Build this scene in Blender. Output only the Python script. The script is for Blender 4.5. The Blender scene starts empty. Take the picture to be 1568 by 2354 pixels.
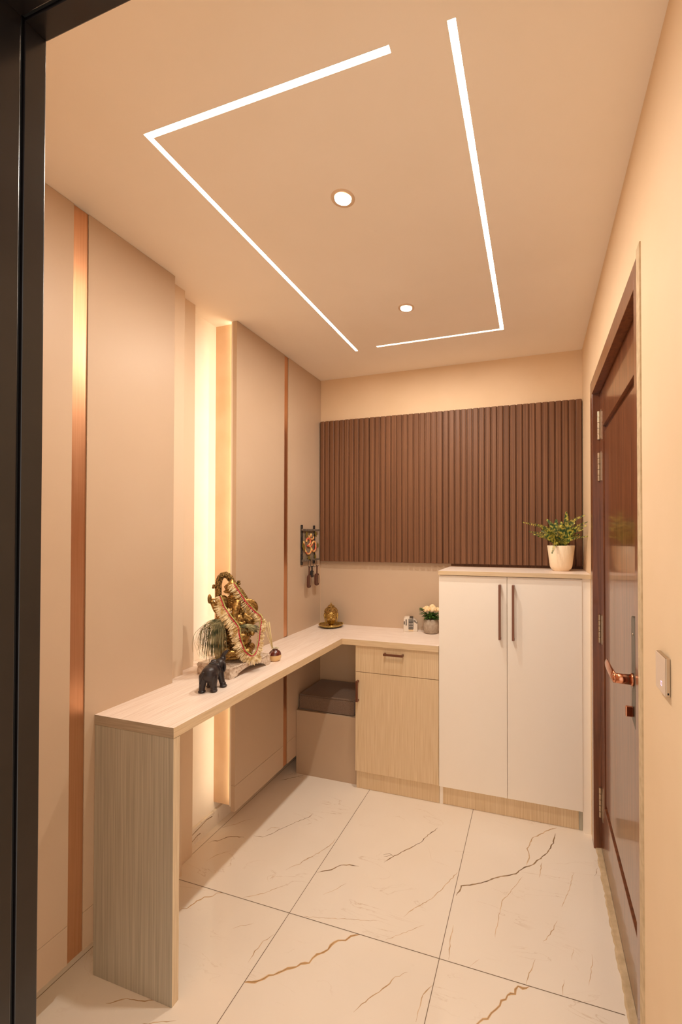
import bpy, bmesh, math, random
from mathutils import Vector, Matrix
C = bpy.context.scene
COL = C.collection
PI = math.pi

# ------------------------------------------------------------ camera, world, exposure
cam_d = bpy.data.cameras.new('camera'); cam = bpy.data.objects.new('camera', cam_d); COL.objects.link(cam)
C.camera = cam
cam_d.sensor_fit = 'VERTICAL'; cam_d.sensor_height = 36.0
cam_d.lens = 36.0 * 979.786 / 2354
cam_d.shift_x = -(923.541 - 784) / 2354
cam_d.shift_y = (1219.315 - 1177) / 2354
cam_d.clip_start = 0.02
yaw, pitch, roll = -0.304655534, 0.0113352684, 0.000508985986
f = Vector((math.sin(yaw) * math.cos(pitch), math.cos(yaw) * math.cos(pitch), math.sin(pitch)))
r = Vector((math.cos(yaw), -math.sin(yaw), 0)); u = r.cross(f)
r2 = math.cos(roll) * r + math.sin(roll) * u; u2 = -math.sin(roll) * r + math.cos(roll) * u
m3 = Matrix((r2, u2, -f)).transposed()
cam.matrix_world = Matrix.Translation((0, 0, 1.48)) @ m3.to_4x4()

w = bpy.data.worlds.new('world'); C.world = w; w.use_nodes = True
bg = w.node_tree.nodes['Background']
bg.inputs[0].default_value = (1.0, 0.91, 0.81, 1); bg.inputs[1].default_value = 1.5

STRIP = 24.0        # ceiling strip brightness
SPOT = 2100.0        # ceiling downlight brightness
LED = 9.5          # upright warm strip brightness
C.view_settings.view_transform = 'Standard'; C.view_settings.look = 'None'
C.view_settings.gamma = 1.0; C.view_settings.use_curve_mapping = False
C.view_settings.exposure = -0.17
C.cycles.use_denoising = True
C.cycles.max_bounces = 10; C.cycles.diffuse_bounces = 6
C.cycles.sample_clamp_indirect = 0.0
C.cycles.caustics_reflective = False; C.cycles.caustics_refractive = False

# ------------------------------------------------------------ helpers
def lin(c):
    return c / 12.92 if c <= 0.04045 else ((c + 0.055) / 1.055) ** 2.4
def rgb(r, g, b):
    return (lin(r / 255), lin(g / 255), lin(b / 255), 1)

class MB:
    def __init__(s): s.v = []; s.f = []; s.m = []; s.sm = []
    def add(s, v, f, mi=0, smooth=False):
        o = len(s.v); s.v += [tuple(p) for p in v]
        for q in f:
            s.f.append(tuple(o + i for i in q)); s.m.append(mi); s.sm.append(smooth)
        return s
    def box(s, x0, x1, y0, y1, z0, z1, mi=0):
        v = [(x, y, z) for z in (z0, z1) for y in (y0, y1) for x in (x0, x1)]
        return s.add(v, [(0, 2, 3, 1), (4, 5, 7, 6), (0, 1, 5, 4), (2, 6, 7, 3), (0, 4, 6, 2), (1, 3, 7, 5)], mi)
    def quad(s, a, b, c, d, mi=0): return s.add([a, b, c, d], [(0, 1, 2, 3)], mi)
    def lathe(s, prof, n=40, cx=0, cy=0, mi=0, smooth=True, rib=0, ribn=0):
        v = []; k = len(prof)
        for i in range(n):
            a = 2 * PI * i / n
            q = 1 + (rib * (0.5 + 0.5 * math.cos(a * ribn)) if rib else 0)
            for (rr, z) in prof: v.append((cx + rr * q * math.cos(a), cy + rr * q * math.sin(a), z))
        f = []
        for i in range(n):
            j = (i + 1) % n
            for t in range(k - 1):
                f.append((i * k + t, j * k + t, j * k + t + 1, i * k + t + 1))
        return s.add(v, f, mi, smooth)
    def disc(s, cx, cy, z, rad, n=40, up=False, mi=0):
        v = [(cx + rad * math.cos(2 * PI * i / n), cy + rad * math.sin(2 * PI * i / n), z) for i in range(n)]
        q = tuple(range(n)); return s.add(v, [q if up else q[::-1]], mi)
    def tube(s, pts, rad, n=8, mi=0, flat=1.0):
        P = [Vector(p) for p in pts]; k = len(P)
        R = rad if isinstance(rad, (list, tuple)) else [rad] * k
        v = []; up = Vector((0.13, 0.31, 0.94)).normalized(); prev = None
        for i in range(k):
            t = (P[min(i + 1, k - 1)] - P[max(i - 1, 0)])
            t = t.normalized() if t.length > 1e-9 else Vector((0, 0, 1))
            if prev is None:
                ref = up if abs(t.dot(up)) < 0.95 else Vector((1, 0, 0))
                a = (ref - t * ref.dot(t)).normalized()
            else:
                a = (prev - t * prev.dot(t)); a = a.normalized() if a.length > 1e-6 else up
            prev = a; b = t.cross(a)
            for j in range(n):
                th = 2 * PI * j / n
                v.append(P[i] + a * (R[i] * math.cos(th)) + b * (R[i] * flat * math.sin(th)))
        f = []
        for i in range(k - 1):
            for j in range(n):
                jj = (j + 1) % n
                f.append((i * n + j, i * n + jj, (i + 1) * n + jj, (i + 1) * n + j))
        f.append(tuple(range(n))[::-1]); f.append(tuple((k - 1) * n + j for j in range(n)))
        return s.add(v, f, mi, True)
    def sph(s, c, r, seg=12, rings=8, rot=None, mi=0):
        if not isinstance(r, (tuple, list)): r = (r, r, r)
        v = [Vector((0, 0, r[2]))]
        for i in range(1, rings):
            ph = PI * i / rings
            for j in range(seg):
                th = 2 * PI * j / seg
                v.append(Vector((r[0] * math.sin(ph) * math.cos(th), r[1] * math.sin(ph) * math.sin(th), r[2] * math.cos(ph))))
        v.append(Vector((0, 0, -r[2])))
        if rot: 
            M = rot if isinstance(rot, Matrix) else (Matrix.Rotation(rot[2], 3, 'Z') @ Matrix.Rotation(rot[1], 3, 'Y') @ Matrix.Rotation(rot[0], 3, 'X'))
            v = [M @ p for p in v]
        c = Vector(c); v = [p + c for p in v]
        f = [(0, 1 + j, 1 + (j + 1) % seg) for j in range(seg)]
        for i in range(rings - 2):
            for j in range(seg):
                a = 1 + i * seg + j; b = 1 + i * seg + (j + 1) % seg
                f.append((a, a + seg, b + seg, b))
        last = len(v) - 1; o = 1 + (rings - 2) * seg
        f += [(last, o + (j + 1) % seg, o + j) for j in range(seg)]
        return s.add(v, f, mi, True)
    def limb(s, pts, rad, step=0.35):
        P = [Vector(p) for p in pts]
        for i in range(len(P) - 1):
            d = (P[i + 1] - P[i]).length; n = max(2, int(d / (step * min(rad[i], rad[i + 1]))))
            for k in range(n + 1):
                t = k / n; s.sph(P[i].lerp(P[i + 1], t), rad[i] * (1 - t) + rad[i + 1] * t, 10, 7)
        return s
    def prism(s, poly, axis, a, b, mi=0):
        # poly in the two other axes (in xyz order), extruded a..b along axis
        def mk(p, t):
            if axis == 0: return (t, p[0], p[1])
            if axis == 1: return (p[0], t, p[1])
            return (p[0], p[1], t)
        n = len(poly); v = [mk(p, a) for p in poly] + [mk(p, b) for p in poly]
        f = [tuple(range(n)), tuple(range(2 * n - 1, n - 1, -1))]
        f += [(i, n + i, n + (i + 1) % n, (i + 1) % n) for i in range(n)]
        return s.add(v, f, mi)
    def build(s, name, mats, parent=None, bevel=0, world=True, remesh=0, fix=False):
        off = Vector((0, 0, 0))
        if parent is not None and world:
            p = parent
            while p.parent: p = p.parent
            off = p.location
        me = bpy.data.meshes.new(name)
        me.from_pydata([tuple(Vector(p) - off) for p in s.v], [], s.f)
        if not isinstance(mats, (list, tuple)): mats = [mats]
        for m in mats: me.materials.append(m)
        me.polygons.foreach_set('material_index', s.m); me.polygons.foreach_set('use_smooth', s.sm)
        me.update()
        if fix:
            bm = bmesh.new(); bm.from_mesh(me); bmesh.ops.recalc_face_normals(bm, faces=bm.faces); bm.to_mesh(me); bm.free()
        o = bpy.data.objects.new(name, me); COL.objects.link(o)
        if parent is not None: o.parent = parent
        if remesh:
            m = o.modifiers.new('r', 'REMESH'); m.mode = 'VOXEL'; m.voxel_size = remesh; m.use_smooth_shade = True
            m2 = o.modifiers.new('s', 'SMOOTH'); m2.factor = 0.5; m2.iterations = 2
        if bevel:
            m = o.modifiers.new('b', 'BEVEL'); m.width = bevel; m.segments = 2; m.limit_method = 'ANGLE'
        return o

def thing(name, label, cat, loc=(0, 0, 0), rotz=0, group=None, kind=None):
    o = bpy.data.objects.new(name, None); COL.objects.link(o)
    o.location = loc; o.rotation_euler = (0, 0, rotz); o.empty_display_size = 0.05
    if label: o['label'] = label
    if cat: o['category'] = cat
    if group: o['group'] = group
    if kind: o['kind'] = kind
    return o
def tag(o, label, cat, group=None):
    o['label'] = label; o['category'] = cat
    if group: o['group'] = group
    return o
def struct(o): o['kind'] = 'structure'; return o

# ------------------------------------------------------------ materials
def mat(name, col, rough=0.5, metal=0.0, spec=0.5, coat=0.0, emit=None, estr=0, sheen=0):
    m = bpy.data.materials.new(name); m.use_nodes = True
    b = m.node_tree.nodes['Principled BSDF']
    b.inputs['Base Color'].default_value = col; b.inputs['Roughness'].default_value = rough
    b.inputs['Metallic'].default_value = metal; b.inputs['Specular IOR Level'].default_value = spec
    b.inputs['Coat Weight'].default_value = coat; b.inputs['Coat Roughness'].default_value = 0.08
    b.inputs['Sheen Weight'].default_value = sheen
    if emit: b.inputs['Emission Color'].default_value = emit; b.inputs['Emission Strength'].default_value = estr
    return m
def nz(m, scale=(1, 1, 1), nscale=5.0, c0=None, c1=None, p0=0.3, p1=0.7, detail=4, bump=0, bdist=0.001, rlo=None, rhi=None, dist=0.0):
    nt = m.node_tree; N = nt.nodes; L = nt.links; b = N['Principled BSDF']
    tc = N.new('ShaderNodeTexCoord'); mp = N.new('ShaderNodeMapping'); mp.inputs['Scale'].default_value = scale
    L.new(tc.outputs['Object'], mp.inputs[0])
    t = N.new('ShaderNodeTexNoise'); t.inputs['Scale'].default_value = nscale; t.inputs['Detail'].default_value = detail
    t.inputs['Distortion'].default_value = dist
    L.new(mp.outputs[0], t.inputs['Vector'])
    if c0:
        r = N.new('ShaderNodeValToRGB'); r.color_ramp.elements[0].position = p0; r.color_ramp.elements[1].position = p1
        r.color_ramp.elements[0].color = c0; r.color_ramp.elements[1].color = c1
        L.new(t.outputs[0], r.inputs[0]); L.new(r.outputs[0], b.inputs['Base Color'])
    if bump:
        bp = N.new('ShaderNodeBump'); bp.inputs['Strength'].default_value = bump; bp.inputs['Distance'].default_value = bdist
        L.new(t.outputs[0], bp.inputs['Height']); L.new(bp.outputs[0], b.inputs['Normal'])
    if rlo is not None:
        mr = N.new('ShaderNodeMapRange'); mr.inputs[3].default_value = rlo; mr.inputs[4].default_value = rhi
        L.new(t.outputs[0], mr.inputs[0]); L.new(mr.outputs[0], b.inputs['Roughness'])
    return m

WARM = (1.0, 0.80, 0.60, 1)
M_ceil = nz(mat('ceiling_paint', rgb(248, 238, 224), 0.75), nscale=2.5, c0=rgb(246, 235, 220), c1=rgb(250, 240, 227), bump=0.15, bdist=0.002)
M_wall = nz(mat('wall_paint', rgb(237, 211, 172), 0.7), nscale=3, c0=rgb(226, 199, 163), c1=rgb(232, 206, 173), bump=0.1, bdist=0.002)
M_niche = nz(mat('niche_paint', rgb(250, 240, 226), 0.65), nscale=6, c0=rgb(248, 238, 222), c1=rgb(252, 243, 230))
M_step = mat('step_board_paint', rgb(228, 204, 176), 0.6)
M_return = nz(mat('peach_return_paint', rgb(226, 190, 152), 0.65), nscale=8, c0=rgb(222, 184, 144), c1=rgb(230, 196, 160))
M_panel = nz(mat('beige_laminate', rgb(202, 178, 152), 0.42, spec=0.35), nscale=2, c0=rgb(195, 170, 144), c1=rgb(201, 177, 152))
M_panel_edge = mat('laminate_edge', rgb(232, 208, 182), 0.4)
M_copper = nz(mat('brushed_copper', rgb(226, 174, 136), 0.36, 1.0), (60, 60, 1), 4, rgb(221, 168, 130), rgb(230, 180, 142), rlo=0.28, rhi=0.4)
M_top_y = nz(mat('worktop_laminate_lengthwise', rgb(236, 220, 206), 0.38), (90, 2.5, 90), 3, rgb(226, 206, 190), rgb(244, 230, 218), 0.3, 0.62, detail=6, rlo=0.32, rhi=0.45)
M_top_x = nz(mat('worktop_laminate_crosswise', rgb(236, 220, 206), 0.38), (2.5, 90, 90), 3, rgb(226, 206, 190), rgb(244, 230, 218), 0.3, 0.62, detail=6, rlo=0.32, rhi=0.45)
M_leg = nz(mat('grey_oak_laminate', rgb(172, 160, 142), 0.45), (85, 85, 1.3), 2.2, rgb(164, 158, 142), rgb(192, 186, 170), 0.3, 0.66, detail=6, dist=0.4)
M_leg_x = nz(mat('grey_oak_laminate_crosswise', rgb(172, 160, 142), 0.45), (3, 60, 60), 3, rgb(160, 146, 126), rgb(186, 172, 152), 0.3, 0.7)
M_edge_v = nz(mat('pale_oak_edge_upright', rgb(226, 200, 160), 0.4), (90, 90, 3), 3, rgb(214, 190, 154), rgb(232, 212, 180), 0.3, 0.7)
M_edge = nz(mat('pale_oak_edge', rgb(226, 200, 160), 0.4), (90, 3, 90), 3, rgb(214, 186, 146), rgb(232, 208, 172), 0.3, 0.7)
M_edge_x = nz(mat('pale_oak_edge_crosswise', rgb(226, 200, 160), 0.4), (3, 90, 90), 3, rgb(214, 186, 146), rgb(232, 208, 172), 0.3, 0.7)
M_oak = nz(mat('pale_oak_veneer', rgb(228, 200, 160), 0.4), (130, 130, 1.6), 3, rgb(214, 184, 142), rgb(234, 210, 174), 0.32, 0.64, detail=7)
M_cream = nz(mat('cream_laminate', rgb(250, 236, 220), 0.4), nscale=2, c0=rgb(252, 242, 228), c1=rgb(253, 245, 233))
M_gap = mat('dark_gap', rgb(60, 44, 32), 0.7)
M_flute = nz(mat('walnut_laminate', rgb(112, 72, 48), 0.5, spec=0.3), (170, 170, 0.5), 3, rgb(92, 60, 40), rgb(136, 94, 66), 0.34, 0.66, detail=7)
M_door = nz(mat('mahogany_varnish', rgb(106, 58, 32), 0.3, coat=0.7), (26, 26, 1.3), 2.4, rgb(84, 42, 22), rgb(130, 76, 44), 0.3, 0.7, detail=6, dist=0.6)
M_frame_wood = nz(mat('mahogany_frame', rgb(120, 68, 40), 0.28, coat=0.5), (24, 24, 1.3), 2.4, rgb(94, 50, 29), rgb(134, 80, 50), 0.3, 0.7, detail=6, dist=0.5)
M_black = nz(mat('black_brown_metal', rgb(24, 19, 18), 0.28, coat=0.25), nscale=20, c0=rgb(21, 16, 15), c1=rgb(27, 21, 20))
M_blackgap = mat('black_groove', (0.003, 0.003, 0.003, 1), 0.8)
M_steel = nz(mat('brushed_steel', rgb(200, 182, 160), 0.3, 1.0), nscale=80, rlo=0.2, rhi=0.5)
M_lock = mat('gunmetal', rgb(92, 86, 76), 0.4, 0.1)
M_rose = mat('rose_gold', rgb(206, 140, 108), 0.16, 1.0)
M_handle = mat('copper_brown_handle', rgb(128, 84, 64), 0.34, 0.6)
M_handle_hi = mat('polished_end', rgb(220, 200, 180), 0.2, 1.0)
M_cush = nz(mat('brown_weave', rgb(118, 94, 76), 0.95, sheen=0.3), (300, 300, 300), 2.0, rgb(92, 72, 58), rgb(140, 114, 94), 0.35, 0.65, bump=0.5, bdist=0.002)
M_bench = nz(mat('taupe_laminate', rgb(190, 164, 138), 0.35), nscale=2, c0=rgb(187, 161, 135), c1=rgb(194, 169, 143))
M_strip = mat('lit_diffuser', (1, 1, 1, 1), 0.5, emit=(1.0, 0.87, 0.72, 1), estr=STRIP)
M_spot = mat('lit_lens', (1, 1, 1, 1), 0.5, emit=(1.0, 0.90, 0.78, 1), estr=SPOT)
M_led = mat('lit_tape', (1, 1, 1, 1), 0.5, emit=(1.0, 0.87, 0.64, 1), estr=LED)
M_chan = mat('aluminium_channel', rgb(190, 150, 116), 0.5, 0.3)
M_ring = mat('downlight_trim', rgb(224, 198, 168), 0.5)
M_white = mat('white_plastic', rgb(236, 222, 204), 0.35)
M_plaster = nz(mat('rough_plaster', rgb(206, 184, 150), 0.9), nscale=40, c0=rgb(186, 163, 128), c1=rgb(210, 188, 154), bump=0.3, bdist=0.002)
M_brass = nz(mat('antique_brass', rgb(176, 138, 76), 0.4, 0.9), nscale=110, c0=rgb(120, 90, 48), c1=rgb(192, 152, 88), p0=0.38, p1=0.6, bump=0.35, bdist=0.002)
M_brass_carved = nz(mat('carved_brass', rgb(150, 108, 52), 0.45, 0.85), nscale=210, c0=rgb(70, 54, 28), c1=rgb(186, 150, 90), p0=0.42, p1=0.58, bump=0.9, bdist=0.004)
M_gold = nz(mat('polished_gold', rgb(206, 176, 104), 0.24, 1.0), nscale=120, c0=rgb(160, 132, 66), c1=rgb(220, 190, 118))
M_ebony = nz(mat('ebony', rgb(38, 30, 32), 0.34), nscale=60, c0=rgb(30, 24, 26), c1=rgb(52, 42, 42), rlo=0.28, rhi=0.5)

# ------------------------------------------------------------ room shell
CZ = 2.557          # ceiling height
XL, XR, YB = -1.575, 0.259, 2.658
PX = -1.427         # face of the left laminate panels

# marble floor: tiles, grout and veins are faces of one mesh
M_marble = bpy.data.materials.new('polished_marble'); M_marble.use_nodes = True
nt = M_marble.node_tree; N = nt.nodes; L = nt.links; b = N['Principled BSDF']
tc = N.new('ShaderNodeTexCoord')
n1 = N.new('ShaderNodeTexNoise'); n1.inputs['Scale'].default_value = 1.6; n1.inputs['Detail'].default_value = 3
r1 = N.new('ShaderNodeValToRGB'); r1.color_ramp.elements[0].position = 0.3; r1.color_ramp.elements[1].position = 0.7
r1.color_ramp.elements[0].color = rgb(238, 226, 210); r1.color_ramp.elements[1].color = rgb(244, 235, 222)
n2 = N.new('ShaderNodeTexNoise'); n2.inputs['Scale'].default_value = 2.3; n2.inputs['Detail'].default_value = 7; n2.inputs['Distortion'].default_value = 1.4
mp = N.new('ShaderNodeMapping'); mp.inputs['Rotation'].default_value = (0, 0, 0.9); mp.inputs['Scale'].default_value = (1, 3.2, 1)
r2n = N.new('ShaderNodeValToRGB'); e = r2n.color_ramp.elements
e[0].position = 0.492; e[0].color = (0, 0, 0, 1); e[1].position = 0.5; e[1].color = (1, 1, 1, 1); x = e.new(0.508); x.color = (0, 0, 0, 1)
n3 = N.new('ShaderNodeTexNoise'); n3.inputs['Scale'].default_value = 4; r3 = N.new('ShaderNodeValToRGB')
r3.color_ramp.elements[0].position = 0.5; r3.color_ramp.elements[1].position = 0.68
mul = N.new('ShaderNodeMath'); mul.operation = 'MULTIPLY'; mul2 = N.new('ShaderNodeMath'); mul2.operation = 'MULTIPLY'; mul2.inputs[1].default_value = 0.45
mx = N.new('ShaderNodeMix'); mx.data_type = 'RGBA'; mx.inputs[7].default_value = rgb(186, 150, 110)
L.new(tc.outputs['Object'], n1.inputs['Vector']); L.new(n1.outputs[0], r1.inputs[0])
L.new(tc.outputs['Object'], mp.inputs[0]); L.new(mp.outputs[0], n2.inputs['Vector']); L.new(n2.outputs[0], r2n.inputs[0])
L.new(tc.outputs['Object'], n3.inputs['Vector']); L.new(n3.outputs[0], r3.inputs[0])
L.new(r2n.outputs[0], mul.inputs[0]); L.new(r3.outputs[0], mul.inputs[1]); L.new(mul.outputs[0], mul2.inputs[0])
L.new(mul2.outputs[0], mx.inputs[0]); L.new(r1.outputs[0], mx.inputs[6]); L.new(mx.outputs[2], b.inputs['Base Color'])
b.inputs['Roughness'].default_value = 0.09; b.inputs['Specular IOR Level'].default_value = 0.45
M_vein = nz(mat('marble_vein', rgb(206, 160, 104), 0.12), nscale=14, c0=rgb(226, 190, 142), c1=rgb(200, 156, 106), p0=0.35, p1=0.65)
M_vein2 = nz(mat('marble_vein_fine', rgb(206, 170, 126), 0.12), nscale=22, c0=rgb(224, 196, 160), c1=rgb(176, 140, 98), p0=0.35, p1=0.7)
M_vein3 = nz(mat('marble_vein_dark', rgb(130, 104, 76), 0.12), nscale=25, c0=rgb(176, 146, 108), c1=rgb(104, 82, 60), p0=0.35, p1=0.65)
M_grout = mat('grout', rgb(120, 100, 78), 0.7)
VEINS = [
 (0,.011,[(-0.924,1.203),(-0.881,1.225),(-0.859,1.247),(-0.824,1.275),(-0.798,1.295),(-0.777,1.314),(-0.754,1.328),(-0.738,1.359),(-0.719,1.375),(-0.708,1.406),(-0.692,1.43),(-0.67,1.442),(-0.656,1.461),(-0.624,1.477)]),
 (0,.010,[(-0.19,1.25),(-0.174,1.316),(-0.148,1.341),(-0.138,1.362),(-0.118,1.375),(-0.107,1.403),(-0.091,1.427),(-0.07,1.439),(-0.058,1.462),(-0.024,1.476)]),
 (2,.007,[(-0.314,1.753),(-0.303,1.807),(-0.248,1.835),(-0.194,1.872),(-0.15,1.909),(-0.088,1.944),(-0.048,1.998),(-0.019,2.019),(0.017,2.07),(0.049,2.115),(0.076,2.19),(0.089,2.264)]),
 (1,.006,[(0.1,2.309),(0.066,2.288),(0.013,2.229),(-0.02,2.199),(-0.032,2.146),(-0.044,2.114),(-0.031,2.072),(-0.042,2.008)]),
 (2,.006,[(-0.925,1.689),(-0.894,1.707),(-0.868,1.723),(-0.837,1.757),(-0.803,1.772),(-0.758,1.777)]),
 (2,.005,[(-0.659,1.831),(-0.624,1.885),(-0.566,1.959),(-0.531,2.008),(-0.511,2.065),(-0.476,2.128)]),
 (2,.004,[(-0.678,1.872),(-0.653,1.889),(-0.634,1.882),(-0.672,1.865)]),
 (1,.004,[(-0.494,1.596),(-0.472,1.635),(-0.411,1.708),(-0.378,1.769),(-0.332,1.875)]),
 (1,.004,[(-1.018,1.718),(-0.969,1.795),(-0.938,1.861),(-0.936,1.9)]),(1,.004,[(-0.955,1.265),(-0.957,1.306),(-0.951,1.346),(-0.929,1.383)]),
 (1,.004,[(-0.544,1.232),(-0.528,1.262),(-0.497,1.302),(-0.465,1.347),(-0.453,1.37),(-0.419,1.4)]),(1,.004,[(-0.352,1.265),(-0.351,1.31),(-0.352,1.347),(-0.328,1.384)]),
 (1,.003,[(-0.22,1.482),(-0.191,1.518)]),(1,.003,[(-0.148,1.615),(-0.141,1.714),(-0.135,1.781),(-0.1,1.849),(-0.08,1.885),(-0.058,1.938)]),
 (1,.004,[(-0.035,1.478),(-0.024,1.519),(-0.006,1.574)]),(1,.004,[(0.023,1.652),(0.053,1.702),(0.075,1.757)]),(1,.003,[(0.094,1.826),(0.125,1.913),(0.156,2.029)]),
 (1,.003,[(0.079,1.479),(0.086,1.535)]),(1,.003,[(0.114,1.612),(0.126,1.658)]),(1,.003,[(0.163,1.536),(0.181,1.613),(0.185,1.655)]),
 (1,.004,[(-0.292,1.484),(-0.301,1.545),(-0.303,1.619)]),(1,.003,[(-0.841,1.594),(-0.814,1.617),(-0.772,1.674)]),(2,.003,[(0.24,2.032),(0.258,2.086)]),
 (1,.003,[(-1.09,1.353),(-1.069,1.374),(-1.03,1.396)]),(1,.002,[(-0.529,1.484),(-0.466,1.538),(-0.408,1.586)]),(1,.002,[(-0.874,1.476),(-0.769,1.503),(-0.586,1.548)]),
 (1,.004,[(0.01,1.952),(0.017,2.01),(0.023,2.046)]),
 (2,.005,[(-1.508,1.691),(-1.497,1.707),(-1.474,1.717),(-1.462,1.734),(-1.446,1.751),(-1.433,1.762),(-1.403,1.769),(-1.367,1.776)]),
 (2,.004,[(-1.329,1.801),(-1.282,1.806),(-1.253,1.838),(-1.231,1.882),(-1.205,1.921),(-1.176,1.959),(-1.137,2.008),(-1.134,2.038)]),
 (1,.004,[(-1.233,1.885),(-1.263,1.882),(-1.28,1.877),(-1.29,1.847)]),
 (0,.006,[(-1.343,1.355),(-1.343,1.367),(-1.327,1.374),(-1.318,1.388),(-1.314,1.415),(-1.303,1.423),(-1.297,1.436),(-1.275,1.441),(-1.267,1.452),(-1.261,1.465),(-1.228,1.478)]),
 (1,.003,[(-1.436,1.596),(-1.428,1.613),(-1.413,1.64),(-1.393,1.664),(-1.369,1.683)]),(1,.003,[(-1.532,1.79),(-1.494,1.823),(-1.469,1.845),(-1.443,1.882),(-1.408,1.907)]),
 (2,.004,[(-1.483,2.247),(-1.458,2.264),(-1.422,2.296),(-1.37,2.342)]),(1,.003,[(-1.096,1.596),(-1.084,1.625)]),
 (1,.003,[(-1.058,1.659),(-1.042,1.685),(-1.017,1.709),(-1.007,1.74),(-0.984,1.77)]),(1,.003,[(-1.144,1.482),(-1.107,1.502),(-1.069,1.533),(-1.053,1.552),(-1.016,1.587)]),
 (1,.004,[(-1.30,1.02),(-1.25,1.05),(-1.20,1.06),(-1.12,1.09)]),(1,.003,[(-1.16,1.0),(-1.1,1.03),(-1.05,1.05)]),
]
def ribbon(mb, pts, wd, z, mi, seed, jag=.0022):
    rnd = random.Random(seed); P = [Vector((p[0], p[1], 0)) for p in pts]; Q = []
    for a, b2 in zip(P[:-1], P[1:]):
        d = (b2 - a); n = max(1, int(d.length / 0.012)); t = Vector((-d.y, d.x, 0)).normalized()
        for k in range(n):
            Q.append(a + d * (k / n) + t * rnd.uniform(-jag, jag))
    Q.append(P[-1]); v = []
    for i, q in enumerate(Q):
        d = Q[min(i + 1, len(Q) - 1)] - Q[max(i - 1, 0)]; t = Vector((-d.y, d.x, 0)).normalized()
        e_ = min(1, i / 2, (len(Q) - 1 - i) / 2) * 0.8 + 0.2
        h = wd * 0.5 * e_ * rnd.uniform(.45, 1)
        v += [(q.x - t.x * h, q.y - t.y * h, z), (q.x + t.x * h, q.y + t.y * h, z)]
    mb.add(v, [(2 * i, 2 * i + 2, 2 * i + 3, 2 * i + 1)[::-1] for i in range(len(Q) - 1)], mi)
fl = MB(); fl.box(-1.62, 0.42, -1.3, 2.72, -0.05, 0.0)
for gx in (-1.524, -0.925, -0.326): fl.add([(gx - .0012, -1.3, .00025), (gx + .0012, -1.3, .00025), (gx + .0012, 2.7, .00025), (gx - .0012, 2.7, .00025)], [(0, 1, 2, 3)], 1)
for gy in (0.277, 1.477): fl.add([(-1.6, gy - .0012, .0003), (.259, gy - .0012, .0003), (.259, gy + .0012, .0003), (-1.6, gy + .0012, .0003)], [(0, 1, 2, 3)], 1)
for i, (k, wd, pts) in enumerate(VEINS):
    ribbon(fl, pts, wd, .00015, 2 + k, i, .0045 if k == 0 else .0024)
    if k == 0: ribbon(fl, pts, wd * .22, .0002, 4, i, .0045)
struct(fl.build('floor', [M_marble, M_grout, M_vein, M_vein2, M_vein3]))

# ceiling with the two strip channels cut into it
L1 = [(-1.003, -.305, .873, .889), (-1.003, -.987, .889, 2.288)]
L2 = [(-.174, -.156, .868, 2.262), (-.863, -.156, 2.262, 2.276)]
xs = sorted({-1.62, 0.42} | {q for a in L1 + L2 for q in a[:2]}); ys = sorted({0.30, 2.72} | {q for a in L1 + L2 for q in a[2:]})
def hole(i, j):
    if not (0 <= i < len(xs) - 1 and 0 <= j < len(ys) - 1): return False
    cx_, cy_ = (xs[i] + xs[i + 1]) / 2, (ys[j] + ys[j + 1]) / 2
    return any(a[0] < cx_ < a[1] and a[2] < cy_ < a[3] for a in L1 + L2)
ce = MB(); ce.box(-1.62, 0.42, 0.30, 2.72, CZ + .03, CZ + .08); HT = CZ + .03
for i in range(len(xs) - 1):
    for j in range(len(ys) - 1):
        x0, x1, y0, y1 = xs[i], xs[i + 1], ys[j], ys[j + 1]
        if not hole(i, j): ce.quad((x0, y0, CZ), (x0, y1, CZ), (x1, y1, CZ), (x1, y0, CZ))
        else:
            if not hole(i - 1, j): ce.quad((x0, y0, CZ), (x0, y1, CZ), (x0, y1, HT), (x0, y0, HT))
            if not hole(i + 1, j): ce.quad((x1, y0, CZ), (x1, y0, HT), (x1, y1, HT), (x1, y1, CZ))
            if not hole(i, j - 1): ce.quad((x0, y0, CZ), (x0, y0, HT), (x1, y0, HT), (x1, y0, CZ))
            if not hole(i, j + 1): ce.quad((x0, y1, CZ), (x1, y1, CZ), (x1, y1, HT), (x0, y1, HT))
struct(ce.build('ceiling', M_ceil))

struct(MB().box(-1.62, XL, 0.30, 2.72, 0, CZ).build('wall_left', M_niche))
struct(MB().box(XL, XR, YB, 2.72, 0, CZ).build('wall_back', M_wall))
DY0, DY1, DZ = 1.255, 2.275, 2.225      # door opening in the right wall
wr = MB(); wr.box(XR, 0.42, 0.30, DY0, 0, CZ); wr.box(XR, 0.42, DY1, 2.72, 0, CZ); wr.box(XR, 0.42, DY0, DY1, DZ, CZ)
struct(wr.build('wall_right', M_wall))
wf = MB(); wf.box(-1.575, -.74, .30, .425, 0, CZ); wf.box(-.74, XR, .30, .425, 2.26, CZ)
struct(wf.build('wall_front', M_wall))

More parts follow.
